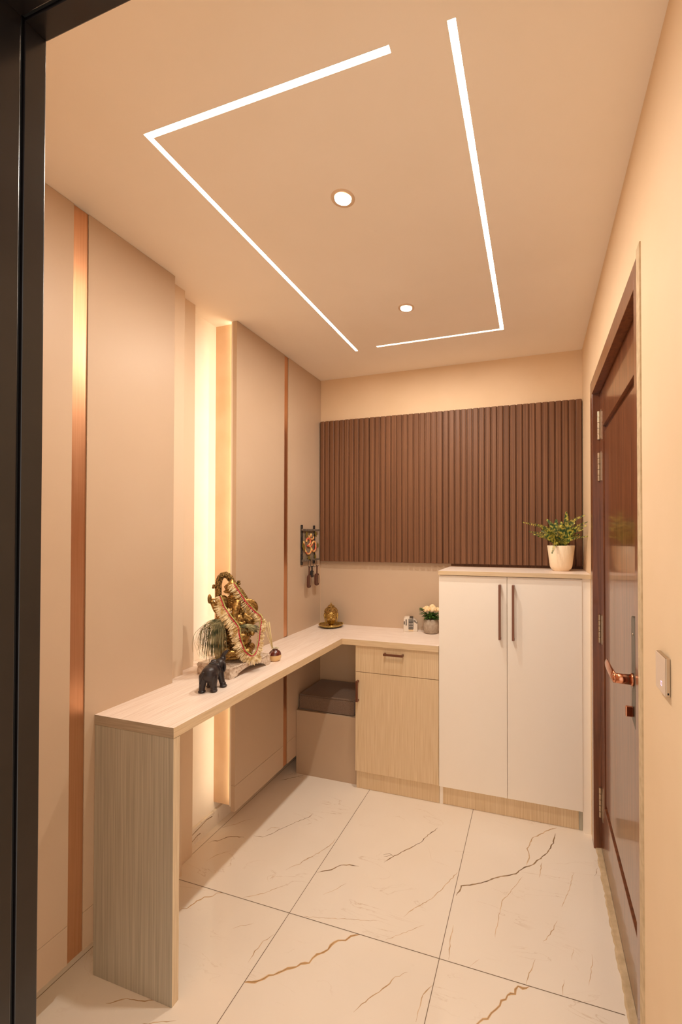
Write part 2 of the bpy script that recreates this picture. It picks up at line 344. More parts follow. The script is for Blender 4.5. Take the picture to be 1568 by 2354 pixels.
# recess build-up on the left wall: stepped boards, return and dark gaps below
t1 = MB().box(XL, -1.472, 1.38, 1.495, 0, CZ); struct(t1.build('trim_1', M_step, bevel=.001))
t2 = MB().box(XL, -1.517, 1.495, 1.603, 0, CZ); struct(t2.build('trim_2', M_step, bevel=.001))
t3 = MB().box(XL, -1.4505, 1.805, YB, .118, CZ); struct(t3.build('trim_3', M_return))
t4 = MB().box(XL, -1.4505, .425, 1.38, .118, CZ); struct(t4.build('trim_4', M_niche))
sk = MB(); sk.box(XL, -1.560, 1.603, YB, 0, .078); sk.box(XL, -1.565, .425, 1.38, 0, .10)
for k, pts in enumerate([[(1.63, .05), (1.66, .055), (1.70, .06), (1.74, .068), (1.78, .06)], [(1.64, .02), (1.68, .03), (1.70, .028)]]):
    v = []
    for (y, z) in pts: v += [(-1.5598, y, z), (-1.5598, y, z + .004)]
    sk.add(v, [(2 * i, 2 * i + 2, 2 * i + 3, 2 * i + 1) for i in range(len(pts) - 1)], 1)
struct(sk.build('baseboard_left', [M_marble, M_vein3]))

# left wall panels
def wall_panel(label, segs, strip, zb, joint=True):
    y0 = segs[0][0]; t = thing('wall_panel', label, 'wall panel', (PX, y0, zb))
    for (a, b2) in segs:
        m = MB(); zj = .235
        m.box(-1.4505, PX, a, b2, zb, zj - .0006); m.box(-1.4505, PX, a, b2, zj + .0006, CZ - .001)
        m.build('panel_board', M_panel, t, bevel=.0008)
    m = MB(); m.box(-1.4505, PX - .004, strip[0], strip[1], zb, CZ - .001); m.build('copper_strip', M_copper, t)
    return t
wall_panel('tall beige laminate wall panel with copper strip, behind the counter end next to the black door frame', [(.425, .990), (1.038, 1.396)], (.990, 1.038), .111)
wall_panel('tall beige laminate wall panel with narrow copper strip, between glowing recess and fluted brown cabinet', [(1.781, 2.207), (2.249, YB - .001)], (2.207, 2.249), .108)

# upright warm light strip behind the lip of the far panel
t = thing('led_strip_light', 'upright warm glowing light strip hidden in the recess of the left wall', 'light', (-1.4525, 1.793, .13))
m = MB(); m.box(-1.4545, -1.4506, 1.7815, 1.8045, .13, CZ - .002); m.box(-1.4600, -1.4545, 1.7815, 1.7835, .13, CZ - .002)
m.build('channel', M_white, t)
MB().quad((-1.4555, 1.7845, .135), (-1.4555, 1.7845, CZ - .01), (-1.4555, 1.802, CZ - .01), (-1.4555, 1.802, .135)).build('light_tape', M_led, t)

# ceiling strips
def strip_light(label, rects):
    t = thing('ceiling_strip_light', label, 'ceiling light', (rects[0][0], rects[0][2], CZ), group=None)
    d = MB(); c = MB()
    for (x0, x1, y0, y1) in rects:
        d.box(x0 + .0012, x1 - .0012, y0 + .0012, y1 - .0012, CZ + .008, CZ + .012); c.box(x0 + .0004, x1 - .0004, y0 + .0004, y1 - .0004, CZ + .0125, CZ + .028)
    c.build('channel', M_chan, t); d.build('diffuser', M_strip, t)
strip_light('bright L-shaped ceiling light strip running along the left side and nearest edge', L1)
strip_light('bright L-shaped ceiling light strip running along the right side and far edge', L2)
for (x, y, lb) in ((-.585, 1.232, 'round recessed ceiling downlight, the nearer and larger-looking of two'), (-.582, 1.921, 'round recessed ceiling downlight nearer the back wall, the smaller-looking of two')):
    t = thing('downlight', lb, 'ceiling light', (x, y, CZ), group='round ceiling downlights')
    MB().lathe([(.0385, CZ), (.038, CZ - .0012), (.030, CZ - .0022), (.0275, CZ - .0016), (.0268, CZ - .0002), (.0268, CZ)], 48, x, y).build('trim_ring', M_ring, t)
    MB().lathe([(.0262, CZ - .0002), (.0262, CZ - .003), (.0255, CZ - .0034), (.0255, CZ - .0002)], 48, x, y).build('bezel', M_steel, t)
    MB().disc(x, y, CZ - .0028, .0253).build('lens', M_spot, t)

# ------------------------------------------------------------ black door frame at the near doorway
t = thing('door_2', None, None, (-.70, .40, 0), kind='structure')
j = MB(); j.box(-.74, -.679, .4025, .430, 0, 2.259); j.box(-.74, -.683, .398, .4025, 0, 2.259, 1); j.box(-.74, -.679, .30, .398, 0, 2.259)
j.build('jamb', [M_black, M_blackgap], t, bevel=.0012)
h = MB(); h.box(-.679, .259, .4025, .430, 2.199, 2.259); h.box(-.679, .259, .398, .4025, 2.202, 2.259, 1); h.box(-.679, .259, .30, .398, 2.199, 2.259)
h.build('header', [M_black, M_blackgap], t, bevel=.0012)

# ------------------------------------------------------------ wooden door in the right wall
t = thing('door_1', None, None, (XR, 1.78, 0), kind='structure')
FX = XR - .001
fr = MB()
fr.box(FX, .335, 2.212, DY1 - .001, .0, DZ - .001)      # far jamb
fr.box(FX, .335, DY0 + .001, 1.303, .0, DZ - .001)      # near jamb
fr.box(FX, .335, 1.303, 2.212, 2.155, DZ - .001)        # head
frame = fr.build('frame', M_frame_wood, t, bevel=.002)
lx = .292; py0, py1, pz0, pz1 = 1.40, 2.118, .250, 1.978
lf = MB()
lf.box(lx, .333, 1.305, py0, .010, 2.152); lf.box(lx, .333, py1, 2.209, .010, 2.152)
lf.box(lx, .333, py0, py1, .010, pz0); lf.box(lx, .333, py0, py1, pz1, 2.152)
leaf = lf.build('door_leaf', M_door, t, bevel=.0015)
pn = MB(); d0, d1, g = lx + .015, lx + .003, .034
A = [(d0, py0, pz0), (d0, py1, pz0), (d0, py1, pz1), (d0, py0, pz1)]
Bq = [(d0, py0 + .012, pz0 + .012), (d0, py1 - .012, pz0 + .012), (d0, py1 - .012, pz1 - .012), (d0, py0 + .012, pz1 - .012)]
Cq = [(d1, py0 + g, pz0 + g), (d1, py1 - g, pz0 + g), (d1, py1 - g, pz1 - g), (d1, py0 + g, pz1 - g)]
pn.add(A + Bq + Cq, [(i, (i + 1) % 4, 4 + (i + 1) % 4, 4 + i) for i in range(4)] + [(4 + i, 4 + (i + 1) % 4, 8 + (i + 1) % 4, 8 + i) for i in range(4)] + [(8, 9, 10, 11)])
pn.build('raised_panel', M_door, leaf)
for (z0, z1) in ((.155, .293), (.973, 1.106), (1.738, 1.872), (1.934, 2.069)):
    hb = MB(); n = 5; dz = (z1 - z0) / n
    for k in range(n): hb.lathe([(0, z0 + k * dz + .001), (.0055, z0 + k * dz + .001), (.0055, z0 + (k + 1) * dz - .001), (0, z0 + (k + 1) * dz - .001)], 14, lx - .006, 2.207, smooth=False)
    hb.box(lx - .0012, lx + .0002, 2.166, 2.203, z0, z1)
    hb.build('hinge', M_steel, t)
pl = MB(); pl.prism([(1.386, .915), (1.440, .930), (1.440, 1.232), (1.434, 1.238), (1.392, 1.238), (1.386, 1.232)], 0, .274, lx)
plate = pl.build('lock_plate', M_lock, t, bevel=.0025, fix=True)
ro = MB(); ro.tube([(.274, 1.412, 1.053), (.267, 1.412, 1.053)], [.019, .018], 24)
ro.tube([(.268, 1.412, 1.053), (.245, 1.412, 1.053), (.226, 1.412, 1.054)], [.0155, .0145, .0145], 20)
ro.sph((.224, 1.413, 1.054), (.008, .0145, .0145), 20, 12)
ro.tube([(.224, 1.408, 1.054), (.222, 1.44, 1.056), (.221, 1.48, 1.058), (.222, 1.535, 1.058), (.224, 1.565, 1.058)], [.0145, .0145, .0142, .0138, .012], 16, flat=.42)
ro.build('handle', M_rose, plate)
MB().box(.252, .274, 1.404, 1.416, .945, .975).build('latch_knob', M_rose, plate, bevel=.003)
for z in (1.187, 1.032): MB().tube([(.274, 1.413, z), (.2725, 1.413, z)], .004, 12).build('screw', M_steel, plate)

# plaster strips round the door, patched
tp = MB()
random.seed(4)
def rough_strip(y0, y1, z0, z1, x0, x1, amp):
    n = 60; v = []
    for i in range(n + 1):
        z = z0 + (z1 - z0) * i / n; j1 = random.uniform(-amp, amp)
        v += [(x1, y0, z), (x0, y0 + .001, z), (x0, y1 + j1, z), (x1, y1 + j1, z)]
    f = []
    for i in range(n):
        a = 4 * i; b2 = a + 4
        for k in range(3): f.append((a + k, a + k + 1, b2 + k + 1, b2 + k))
    f += [(0, 1, 2, 3), (4 * n + 3, 4 * n + 2, 4 * n + 1, 4 * n)]
    tp.add(v, f)
rough_strip(1.218, 1.2555, 0, 2.235, XR - .0035, XR + .001, .0012)
struct(tp.build('trim_5', M_plaster, fix=True))
th = MB(); random.seed(5); v = []; n = 70
for i in range(n + 1):
    y = 1.1 + (2.29 - 1.1) * i / n
    v += [(.2655 + random.uniform(-.003, .003), y, .0002), (.270 + random.uniform(-.002, .002), y, .005), (.2915, y, .008)]
fq = []
for i in range(n): fq += [(3 * i, 3 * i + 3, 3 * i + 4, 3 * i + 1), (3 * i + 1, 3 * i + 4, 3 * i + 5, 3 * i + 2)]
th.add(v, fq); struct(th.build('trim_6', M_plaster, fix=True))

# light switch
t = thing('light_switch', 'square touch light switch with slim metal rim on the right wall beside the wooden door', 'switch', (XR, 1.02, 1.191))
MB().box(XR - .0085, XR - .0002, .986, 1.056, 1.153, 1.230).build('switch_body', M_steel, t, bevel=.001)
gp = MB().box(XR - .0105, XR - .0085, .9865, 1.0555, 1.1535, 1.2295); plate2 = gp.build('switch_plate', mat('satin_plate', rgb(214, 190, 168), 0.3), t, bevel=.0006)
ic = MB(); xx = XR - .0108
for (a, b2, c, d) in ((1.008, 1.016, 1.168, 1.1688), (1.008, 1.016, 1.1762, 1.177), (1.008, 1.0088, 1.168, 1.177), (1.0152, 1.016, 1.168, 1.177)): ic.box(xx, xx + .0004, a, b2, c, d)
ic.build('touch_mark', mat('touch_mark_glow', rgb(240, 220, 250), .4, emit=rgb(235, 215, 250), estr=.8), t)
MB().box(XR - .006, XR - .003, .9857, .9861, 1.157, 1.161).build('latch_slot', M_blackgap, t)

# ------------------------------------------------------------ counter (L-shaped worktop with end panel)
TZ, BZ = .872, .839
t = thing('worktop', 'long pale wood-grain L-shaped counter along the left and back walls on one slab leg', 'counter', (-1.26, 1.0715, 0))
def slab(m, poly, z0, z1, ym):
    n = len(poly); v = [(p[0], p[1], z0) for p in poly] + [(p[0], p[1], z1) for p in poly]
    m.add(v, [tuple(range(n - 1, -1, -1))], 1); m.add(v, [tuple(range(n, 2 * n))], 0)
    m.add(v, [(i, (i + 1) % n, n + (i + 1) % n, n + i) for i in range(n) if not (ym and i == 0)], 1)
    if ym: m.add(v, [(0, 1, n + 1, n)], 2)
XC, YC = -1.0895, 2.294
m = MB(); slab(m, [(PX, 1.0715), (XC, 1.0715), (XC, YC), (PX, YB - .001)], BZ, TZ, 1)
# fill over the recess behind the panel line
slab(m, [(XL + .001, 1.604), (PX, 1.604), (PX, 1.778), (XL + .001, 1.778)], BZ, TZ, 0); slab(m, [(-1.516, 1.497), (PX, 1.497), (PX, 1.603), (-1.516, 1.603)], BZ, TZ, 0); slab(m, [(-1.471, 1.397), (PX, 1.397), (PX, 1.497), (-1.471, 1.497)], BZ, TZ, 0)
m.build('worktop_board', [M_top_y, M_edge, M_leg_x], t, bevel=.0008)
m = MB(); slab(m, [(XC + .0004, YC), (-.5105, YC), (-.5105, YB - .001), (PX + .0006, YB - .001)], BZ, TZ, 0)
m.build('worktop_board', [M_top_x, M_edge_x], t, bevel=.0008)
ep = MB().box(PX + .001, XC - .001, 1.0725, 1.0985, 0, BZ - .0012); ep.m = [0, 0, 0, 0, 0, 1]
ep.build('end_panel', [M_leg, M_edge_v], t, bevel=.0008)
MB().box(PX + .003, XC - .004, 1.0735, 1.0975, BZ - .0012, BZ).build('joint_gap', M_gap, t)

# ------------------------------------------------------------ base cabinet
def pull(parent, a, b2, axis, front, rad=.0055, out=.026, mt=None):
    # bar handle with two square posts, on a face looking toward -y
    m = MB(); mt = mt or M_handle
    if axis == 'z':
        x = a[0]; z0, z1 = a[1], b2[1]
        m.box(x - .006, x + .006, front - out, front - out + .008, z0, z1)
        for z in (z0, z1 - .010): m.box(x - .006, x + .006, front - out + .008, front + .0002, z, z + .010)
    else:
        z = a[1]; x0, x1 = a[0], b2[0]
        m.box(x0, x1, front - out, front - out + .008, z - .006, z + .006)
        for x in (x0, x1 - .010): m.box(x, x + .010, front - out + .008, front + .0002, z - .006, z + .006)
    return m.build('handle', mt, parent, bevel=.0008)
t = thing('base_cabinet', 'light oak base cabinet with one drawer over one door under the back counter', 'cabinet', (-.76, 2.31, 0))
FY = 2.305
bd = MB(); bd.box(-1.008, -.990, FY + .019, YB - .002, 0, BZ - .001); bd.box(-.990, -.511, FY + .022, YB - .002, .10, BZ - .001)
bd.build('carcass', M_oak, t)
MB().box(-.990, -.511, FY + .020, FY + .038, .0005, .10).build('plinth', M_oak, t, bevel=.0008)
dr = MB().box(-1.0075, -.5115, FY, FY + .018, .6845, BZ - .003).build('drawer', M_oak, t, bevel=.001)
do = MB().box(-1.0075, -.5115, FY, FY + .018, .108, .6815).build('door', M_oak, t, bevel=.001)
pull(dr, (-.828, .802), (-.712, .802), 'x', FY); pull(do, (-.990, .516), (-.990, .636), 'z', FY)

# bench box with cushion
t = tag(MB().box(-1.4255, -1.0095, 2.348, YB - .001, 0, .392).build('bench_box', M_bench, bevel=.001), 'plain taupe laminate bench box tucked under the counter corner, below a brown cushion', 'bench')
t = thing('seat_cushion', 'square brown woven seat cushion lying on the bench box under the counter', 'cushion', (-1.22, 2.51, .392))
cu = MB(); nx, ny = 14, 12; x0, x1, y0, y1, z0, z1 = -1.415, -1.042, 2.362, 2.652, .393, .492
me = MB(); me.box(x0, x1, y0, y1, z0, z1)
o = me.build('cushion_body', M_cush, t); bm = bmesh.new(); bm.from_mesh(o.data)
bmesh.ops.subdivide_edges(bm, edges=bm.edges, cuts=9, use_grid_fill=True)
random.seed(3)
for vv in bm.verts:
    X = vv.co + Vector(t.location); fx = (X.x - x0) / (x1 - x0); fy = (X.y - y0) / (y1 - y0); fz = (X.z - z0) / (z1 - z0)
    edge = min(fx, 1 - fx, fy, 1 - fy) * 6
    if fz > .99: vv.co.z += .004 * min(1, edge)  - .006 * (1 - min(1, edge * 1.2)) * .5
    if fz > .05: vv.co.x += .0015 * math.sin(fy * 17); vv.co.y += .0015 * math.sin(fx * 14)
bm.to_mesh(o.data); bm.free()
bv = o.modifiers.new('b', 'BEVEL'); bv.width = .012; bv.segments = 3; bv.limit_method = 'ANGLE'; bv.angle_limit = 0.9
for p in o.data.polygons: p.use_smooth = True
for zz in (.486, .400):
    pp = [(x0 + .004, y0 - .0005, zz), (x1 - .004, y0 - .0005, zz)]
    MB().tube(pp, .0022, 8).build('piping', M_cush, t)

# ------------------------------------------------------------ tall cabinet
t = thing('tall_cabinet', 'tall cream two-door cabinet with long brown handles, between counter and wooden door', 'cabinet', (-.12, 2.31, 0))
TFY = 2.305; tx0, tx1, tc_ = -.5095, .2205, -.1445
bd = MB(); bd.box(tx0, tx1, TFY + .019, YB - .002, .103, 1.2625); bd.box(tx0, tx0 + .018, TFY + .019, YB - .002, .0, .103)
bd.build('carcass', M_cream, t)
MB().box(tx0 + .001, tx1 - .018, TFY + .022, TFY + .040, .0005, .1028).build('plinth', M_oak, t, bevel=.0008)
MB().box(tx1 - .017, tx1, TFY + .022, TFY + .040, .0005, .1028).build('plinth_end', M_leg, t, bevel=.0008)
d1_ = MB().box(tx0, tc_ - .001, TFY, TFY + .018, .105, 1.2595).build('door', M_cream, t, bevel=.001)
d2_ = MB().box(tc_ + .001, tx1, TFY, TFY + .018, .105, 1.2595).build('door', M_cream, t, bevel=.001)
for par, x in ((d1_, -.181), (d2_, -.113)):
    pull(par, (x, .934), (x, 1.220), 'z', TFY, out=.030)
MB().box(tx1 + .0005, XR - .0005, TFY + .004, TFY + .022, .0005, 1.2625).build('filler', M_cream, t)
sl = MB(); slab(sl, [(-.511, 2.294), (XR - .0005, 2.294), (XR - .0005, YB - .033), (-.511, YB - .033)], 1.2635, 1.2855, 0)
sl.build('cabinet_top', [M_top_x, M_edge_x], t, bevel=.0008)

# ------------------------------------------------------------ fluted wall cabinet
t = thing('fluted_wall_cabinet', 'wide dark brown wall cabinet with four vertically fluted doors under the ceiling', 'cabinet', (-.58, 2.64, 1.30))
fz0, fz1 = 1.303, 2.262
edges = [-1.4215, -1.0555, -.5565, -.1475, .2555]
MB().box(-1.4215, .2555, 2.646, YB - .0005, fz0 + .002, fz1 - .002).build('back_board', M_flute, t)
for k in range(4):
    a, b2 = edges[k] + .0012, edges[k + 1] - .0012; n = round((b2 - a) / .0368); p = (b2 - a) / n
    poly = [(a, 2.6455)]; yb, yf = 2.637, 2.6275
    for i in range(n):
        s0 = a + i * p
        poly += [(s0 + .0005, yb), (s0 + .10 * p, yb), (s0 + .16 * p, yf + .002), (s0 + .24 * p, yf), (s0 + .84 * p, yf), (s0 + .92 * p, yf + .002), (s0 + .97 * p, yb)]
    poly += [(b2, yb), (b2, 2.6455)]
    MB().prism(poly, 2, fz0, fz1).build('fluted_door', M_flute, t, fix=True)

# beige splash panel under the fluted cabinet
struct(MB().box(-1.4255, -.509, YB - .0008, YB - .0001, TZ, fz0).build('trim_7', M_panel))
struct(MB().box(PX, XR - .001, YB - .0006, YB - .0001, 1.286, fz0).build('trim_8', M_flute))

# ================================================================ objects on the counter
def bez(P, n=40):
    # Catmull-Rom through points
    P = [Vector(p) for p in P]; out = []; k = len(P)
    for i in range(k - 1):
        p0, p1, p2, p3 = P[max(i - 1, 0)], P[i], P[i + 1], P[min(i + 2, k - 1)]
        m_ = max(2, n // (k - 1))
        for j_ in range(m_):
            t_ = j_ / m_
            out.append(0.5 * ((2 * p1) + (-p0 + p2) * t_ + (2 * p0 - 5 * p1 + 4 * p2 - p3) * t_ ** 2 + (-p0 + 3 * p1 - 3 * p2 + p3) * t_ ** 3))
    out.append(P[-1]); return out

# wrapped arched pedestal
M_wrap = nz(mat('crinkled_plastic_wrap', rgb(206, 184, 160), 0.22, spec=0.8, coat=0.6), (1, 1, 1), 45, rgb(176, 150, 126), rgb(228, 212, 194), 0.35, 0.65, detail=6, bump=1.0, bdist=0.006, dist=1.5)
t = thing('pedestal', 'low arched pedestal wrapped in crinkled clear plastic, standing under the brass statue', 'pedestal', (-1.308, 1.632, TZ), -.12)
top = [(-.122, 0), (-.126, .012), (-.120, .030), (-.126, .044), (-.115, .050), (0, .047), (.115, .050), (.128, .046), (.120, .030), (.127, .012), (.122, 0), (.096, 0)]
arch = [(.096 - .192 * i / 12, .004 + .027 * math.sin(PI * i / 12) ** .6) for i in range(13)]
poly = top + arch
m = MB(); n = len(poly); secs = [-.100, -.097, -.06, 0, .06, .094, .098]
v = []
for i, xx in enumerate(secs):
    k = .93 if i in (0, len(secs) - 1) else 1
    v += [(xx, p[0] * k, p[1] * (k if p[1] > .01 else 1)) for p in poly]
fq = [tuple(range(n)), tuple(range((len(secs) - 1) * n, len(secs) * n))[::-1]]
for i in range(len(secs) - 1): fq += [(i * n + j_, (i + 1) * n + j_, (i + 1) * n + (j_ + 1) % n, i * n + (j_ + 1) % n) for j_ in range(n)]
m.add(v, fq); m.build('wrapped_body', M_wrap, t, world=False, fix=True)
rp = MB(); random.seed(8)
for q in range(60):
    yy = -.112 + .224 * q / 59
    rp.sph((.098, yy, .046 + random.uniform(-.002, .002)), (.0035, .003, .0028), 8, 5, (random.random(), random.random(), 0))
rp.build('twisted_edge', mat('foil_edge', rgb(216, 200, 182), .2, .6), t, world=False)

# brass statue of the seated elephant-headed god
SR = .678
t = thing('brass_statue', 'seated elephant-headed god in antique brass, backed by an ornate arch, draped with garland', 'statue', (-1.300, 1.615, .9215), SR)
b_ = MB()
b_.sph((0.0, .0, .0155), (.080, .056, .015), 24, 10); b_.sph((0.0, 0, .026), (.068, .05, .012), 24, 10)
b_.sph((-.035, -.012, .047), (.042, .046, .026), rot=(0, 0, .4)); b_.sph((.040, -.012, .045), (.042, .046, .024), rot=(0, 0, -.4))
b_.limb([(-.06, -.02, .05), (-.02, -.052, .038), (.02, -.048, .036)], [.022, .018, .012])
b_.limb([(.070, -.01, .05), (.055, -.05, .040), (.01, -.054, .044)], [.020, .017, .011])
b_.sph((.012, -.008, .105), (.052, .046, .055), 20, 14); b_.sph((.022, -.022, .092), (.044, .04, .040), 20, 14)
b_.sph((-.002, 0, .165), (.056, .038, .045), 20, 14)
b_.sph((-.058, .01, .12), (.020, .035, .115), 14, 14)
for (p, rr) in (([(-.045, 0, .19), (-.078, -.01, .17), (-.07, -.045, .14)], [.022, .017, .014]), ([(-.05, .01, .205), (-.075, .005, .225), (-.094, 0, .262)], [.02, .014, .009]),
                ([(.045, -.005, .185), (.075, -.015, .165), (.098, -.03, .178)], [.022, .016, .013]), ([(.04, .01, .18), (.072, 0, .14), (.075, -.03, .115)], [.02, .016, .012])):
    b_.limb(p, rr)
for k in range(4): b_.limb([(.092 + .006 * k, -.038, .186), (.094 + .007 * k, -.042, .197)], [.0045, .0035])
b_.sph((.102, -.034, .192), .011)
# head, ears, trunk, tusks
b_.sph((.006, -.014, .262), (.038, .042, .046), 24, 16); b_.sph((-.006, -.034, .285), (.018, .016, .018)); b_.sph((.018, -.034, .283), (.018, .016, .018))
b_.sph((.058, .004, .226), (.046, .010, .042), 24, 12, (0, .5, .1))
b_.sph((-.050, .006, .250), (.030, .010, .040), 24, 12)
b_.limb([(.010, -.050, .258), (.006, -.066, .236), (.001, -.072, .212), (.004, -.074, .190), (.016, -.076, .174), (.032, -.076, .168), (.040, -.074, .176)], [.019, .016, .0135, .011, .0095, .0085, .007])
b_.limb([(-.012, -.052, .238), (-.018, -.068, .226)], [.006, .003]); b_.limb([(.028, -.050, .238), (.034, -.066, .228)], [.006, .003])
body = b_.build('body', M_brass, t, world=False, remesh=.0022)
fz = MB()
for k in range(6):       # ridges of the ear and bands of the brow
    a = k / 5; fz.tube(bez([(.030 + .012 * k, -.012, .252 - .008 * k), (.034 + .011 * k, -.014, .232 - .008 * k), (.030 + .010 * k, -.012, .208 - .003 * k)], 12), .0022, 6)
for k in range(5): fz.tube(bez([(-.028, -.036 - .002 * k, .296 - .009 * k), (.006, -.054 - .001 * k, .306 - .009 * k), (.038, -.032, .300 - .009 * k)], 14), .0018, 6)
for (x, z) in ((-.012, .262), (.028, .262)):
    fz.sph((x, -.050, z), (.008, .005, .0045)); fz.tube(bez([(x - .010, -.048, z + .002), (x, -.056, z + .009), (x + .010, -.049, z + .002)], 10), .0018, 6)
for k in range(9): fz.tube([(-.010 + .001 * k, -.070 - .0014 * k, .236 - .0075 * k), (.004, -.086 + .0006 * k, .234 - .0075 * k), (.018 - .001 * k, -.072 - .001 * k, .236 - .0075 * k)], .0012, 5)
fz.build('carved_face_detail', M_brass, t, world=False)
cr = MB(); cr.lathe([(0, .300), (.030, .300), (.032, .308), (.027, .314), (.030, .322), (.033, .328), (.026, .336), (.018, .342), (.010, .350), (.006, .358), (.0, .362)], 24, -.012, -.006)
for k in range(18): cr.sph((-.012 + .031 * math.cos(k * PI / 9), -.006 + .031 * math.sin(k * PI / 9), .306), .0035, 8, 6)
cr.build('crown', M_brass, t, world=False)
ha = MB(); cp = bez([(-.062, .030, .06), (-.066, .030, .20), (-.068, .030, .30), (-.067, .030, .345), (-.057, .030, .370), (-.040, .030, .378), (-.024, .030, .368), (-.010, .030, .345), (.006, .030, .322), (.030, .030, .29), (.05, .03, .24), (.055, .03, .10)], 80)
ha.tube(cp, [.0135] * len(cp), 12); random.seed(2)
for q in cp:
    for k in range(15):
        dv = Vector((random.gauss(0, 1), -abs(random.gauss(0, 1)) - .1, random.gauss(0, 1))).normalized() * .0132
        ha.sph(q + dv, random.uniform(.0014, .0028), 6, 4)
for (x, z, rr) in ((-.087, .330, .007), (-.090, .322, .005), (-.083, .324, .006), (.018, .345, .007), (.014, .338, .006), (.020, .335, .006), (-.077, .21, .004)): ha.sph((x, .026, z), rr)
ha.build('halo_arch', M_brass_carved, t, world=False)
ax = MB(); ax.sph((-.103, -.002, .276), (.0085, .005, .021), 16, 12); ax.limb([(-.098, 0, .275), (-.080, 0, .272)], [.004, .004]); ax.sph((-.107, -.002, .276), (.004, .007, .018), 16, 12)
ax.build('axe', M_brass, t, world=False)
or_ = MB(); random.seed(6)
for k in range(260):
    a = random.uniform(PI, 2 * PI); z = random.uniform(.02, .13); rr = .062 if z < .06 else .056
    or_.sph((rr * 1.05 * math.cos(a) + .01, rr * .86 * math.sin(a) - .002, z), random.uniform(.002, .0048), 7, 5)
or_.build('carved_ornament', M_brass_carved, t, world=False)

# garland
M_petal = nz(mat('cream_petals', rgb(240, 216, 164), .7), nscale=50, c0=rgb(196, 160, 96), c1=rgb(248, 232, 192), p0=.38, p1=.58)
M_red = mat('crimson_cord', rgb(196, 28, 66), .55); M_bead = nz(mat('yellow_green_beads', rgb(196, 188, 104), .5), nscale=60, c0=rgb(160, 150, 70), c1=rgb(222, 214, 140))
t = thing('flower_garland', 'cream petal garland with crimson cord looped over the brass statue', 'garland', (-1.300, 1.615, .9215), SR)
GP = [(-.004, -.045, .343), (.018, -.050, .308), (.046, -.052, .262), (.080, -.052, .219), (.106, -.050, .194), (.113, -.055, .171), (.108, -.060, .132), (.102, -.064, .078), (.093, -.068, .043), (.080, -.072, .026), (.066, -.076, .027), (.043, -.082, .051), (.028, -.086, .089), (.018, -.088, .130), (.016, -.088, .154), (.0, -.086, .181), (-.018, -.082, .205), (-.030, -.076, .226), (-.044, -.070, .246), (-.051, -.062, .266), (-.061, -.055, .292)]
gc = bez(GP, 160); ctr = Vector((.045, -.06, .15))
MB().tube(gc, .0026, 8).build('cord', M_red, t, world=False)
bdm = MB(); pt = MB(); random.seed(11); K = len(gc)
for i in range(K):
    q = gc[i]; d = (gc[min(i + 1, K - 1)] - gc[max(i - 1, 0)]); d.y = 0; d.normalize(); nrm = Vector((d.z, 0, -d.x))
    fr_ = i / (K - 1)
    # path runs clockwise seen from the front: outward is to the left of travel on the front
    if fr_ < .23: out = Vector((.86, 0, .5)) if nrm.dot(Vector((.86, 0, .5))) > 0 else nrm
    out = nrm if nrm.dot(q - ctr) > 0 else -nrm
    if fr_ > .70: out = nrm if nrm.dot(Vector((-1, 0, -.8))) > 0 else -nrm
    if fr_ < .24: out = nrm if nrm.dot(Vector((-1, 0, -.8))) > 0 else -nrm     # upper right: petals hang inward over the ear
    if i % 1 == 0: 
        for s_ in (0, .5): bdm.sph(q - out * .0062 + d * (.0022 * s_), (.0032, .003, .0017), 6, 4, Matrix.Rotation(-math.atan2(out.z, out.x), 3, 'Y'))
    Ln = .034 if fr_ > .40 else .026
    if fr_ > .93: Ln = .018
    if .24 < fr_ < .42: Ln = .020
    for s_ in range(4):
        l = Ln * random.uniform(.6, 1.15); w_ = random.uniform(.0012, .0026)
        dd = (out + d * random.uniform(-.3, .3)); dd.normalize(); sd = Vector((dd.z, 0, -dd.x))
        base = q + d * random.uniform(-.002, .002) + Vector((0, random.uniform(-.003, .004), 0)); tip = base + dd * l + Vector((0, random.uniform(-.004, .012), -.15 * l))
        th_ = Vector((0, .0009, 0)); mid = base.lerp(tip, .6) + Vector((0, -.003, 0))
        v = [base - sd * w_ * .4 - th_, base + sd * w_ * .4 - th_, mid + sd * w_ - th_, mid - sd * w_ - th_, tip + sd * w_ * .8 - th_, tip - sd * w_ * .8 - th_]
        v += [p + th_ * 2 for p in v]
        pt.add(v, [(0, 3, 2, 1), (3, 5, 4, 2), (6, 7, 8, 9), (9, 8, 10, 11), (0, 1, 7, 6), (1, 2, 8, 7), (2, 4, 10, 8), (4, 5, 11, 10), (5, 3, 9, 11), (3, 0, 6, 9)])
bdm.build('bead_row', M_bead, t, world=False); pt.build('petals', M_petal, t, world=False)

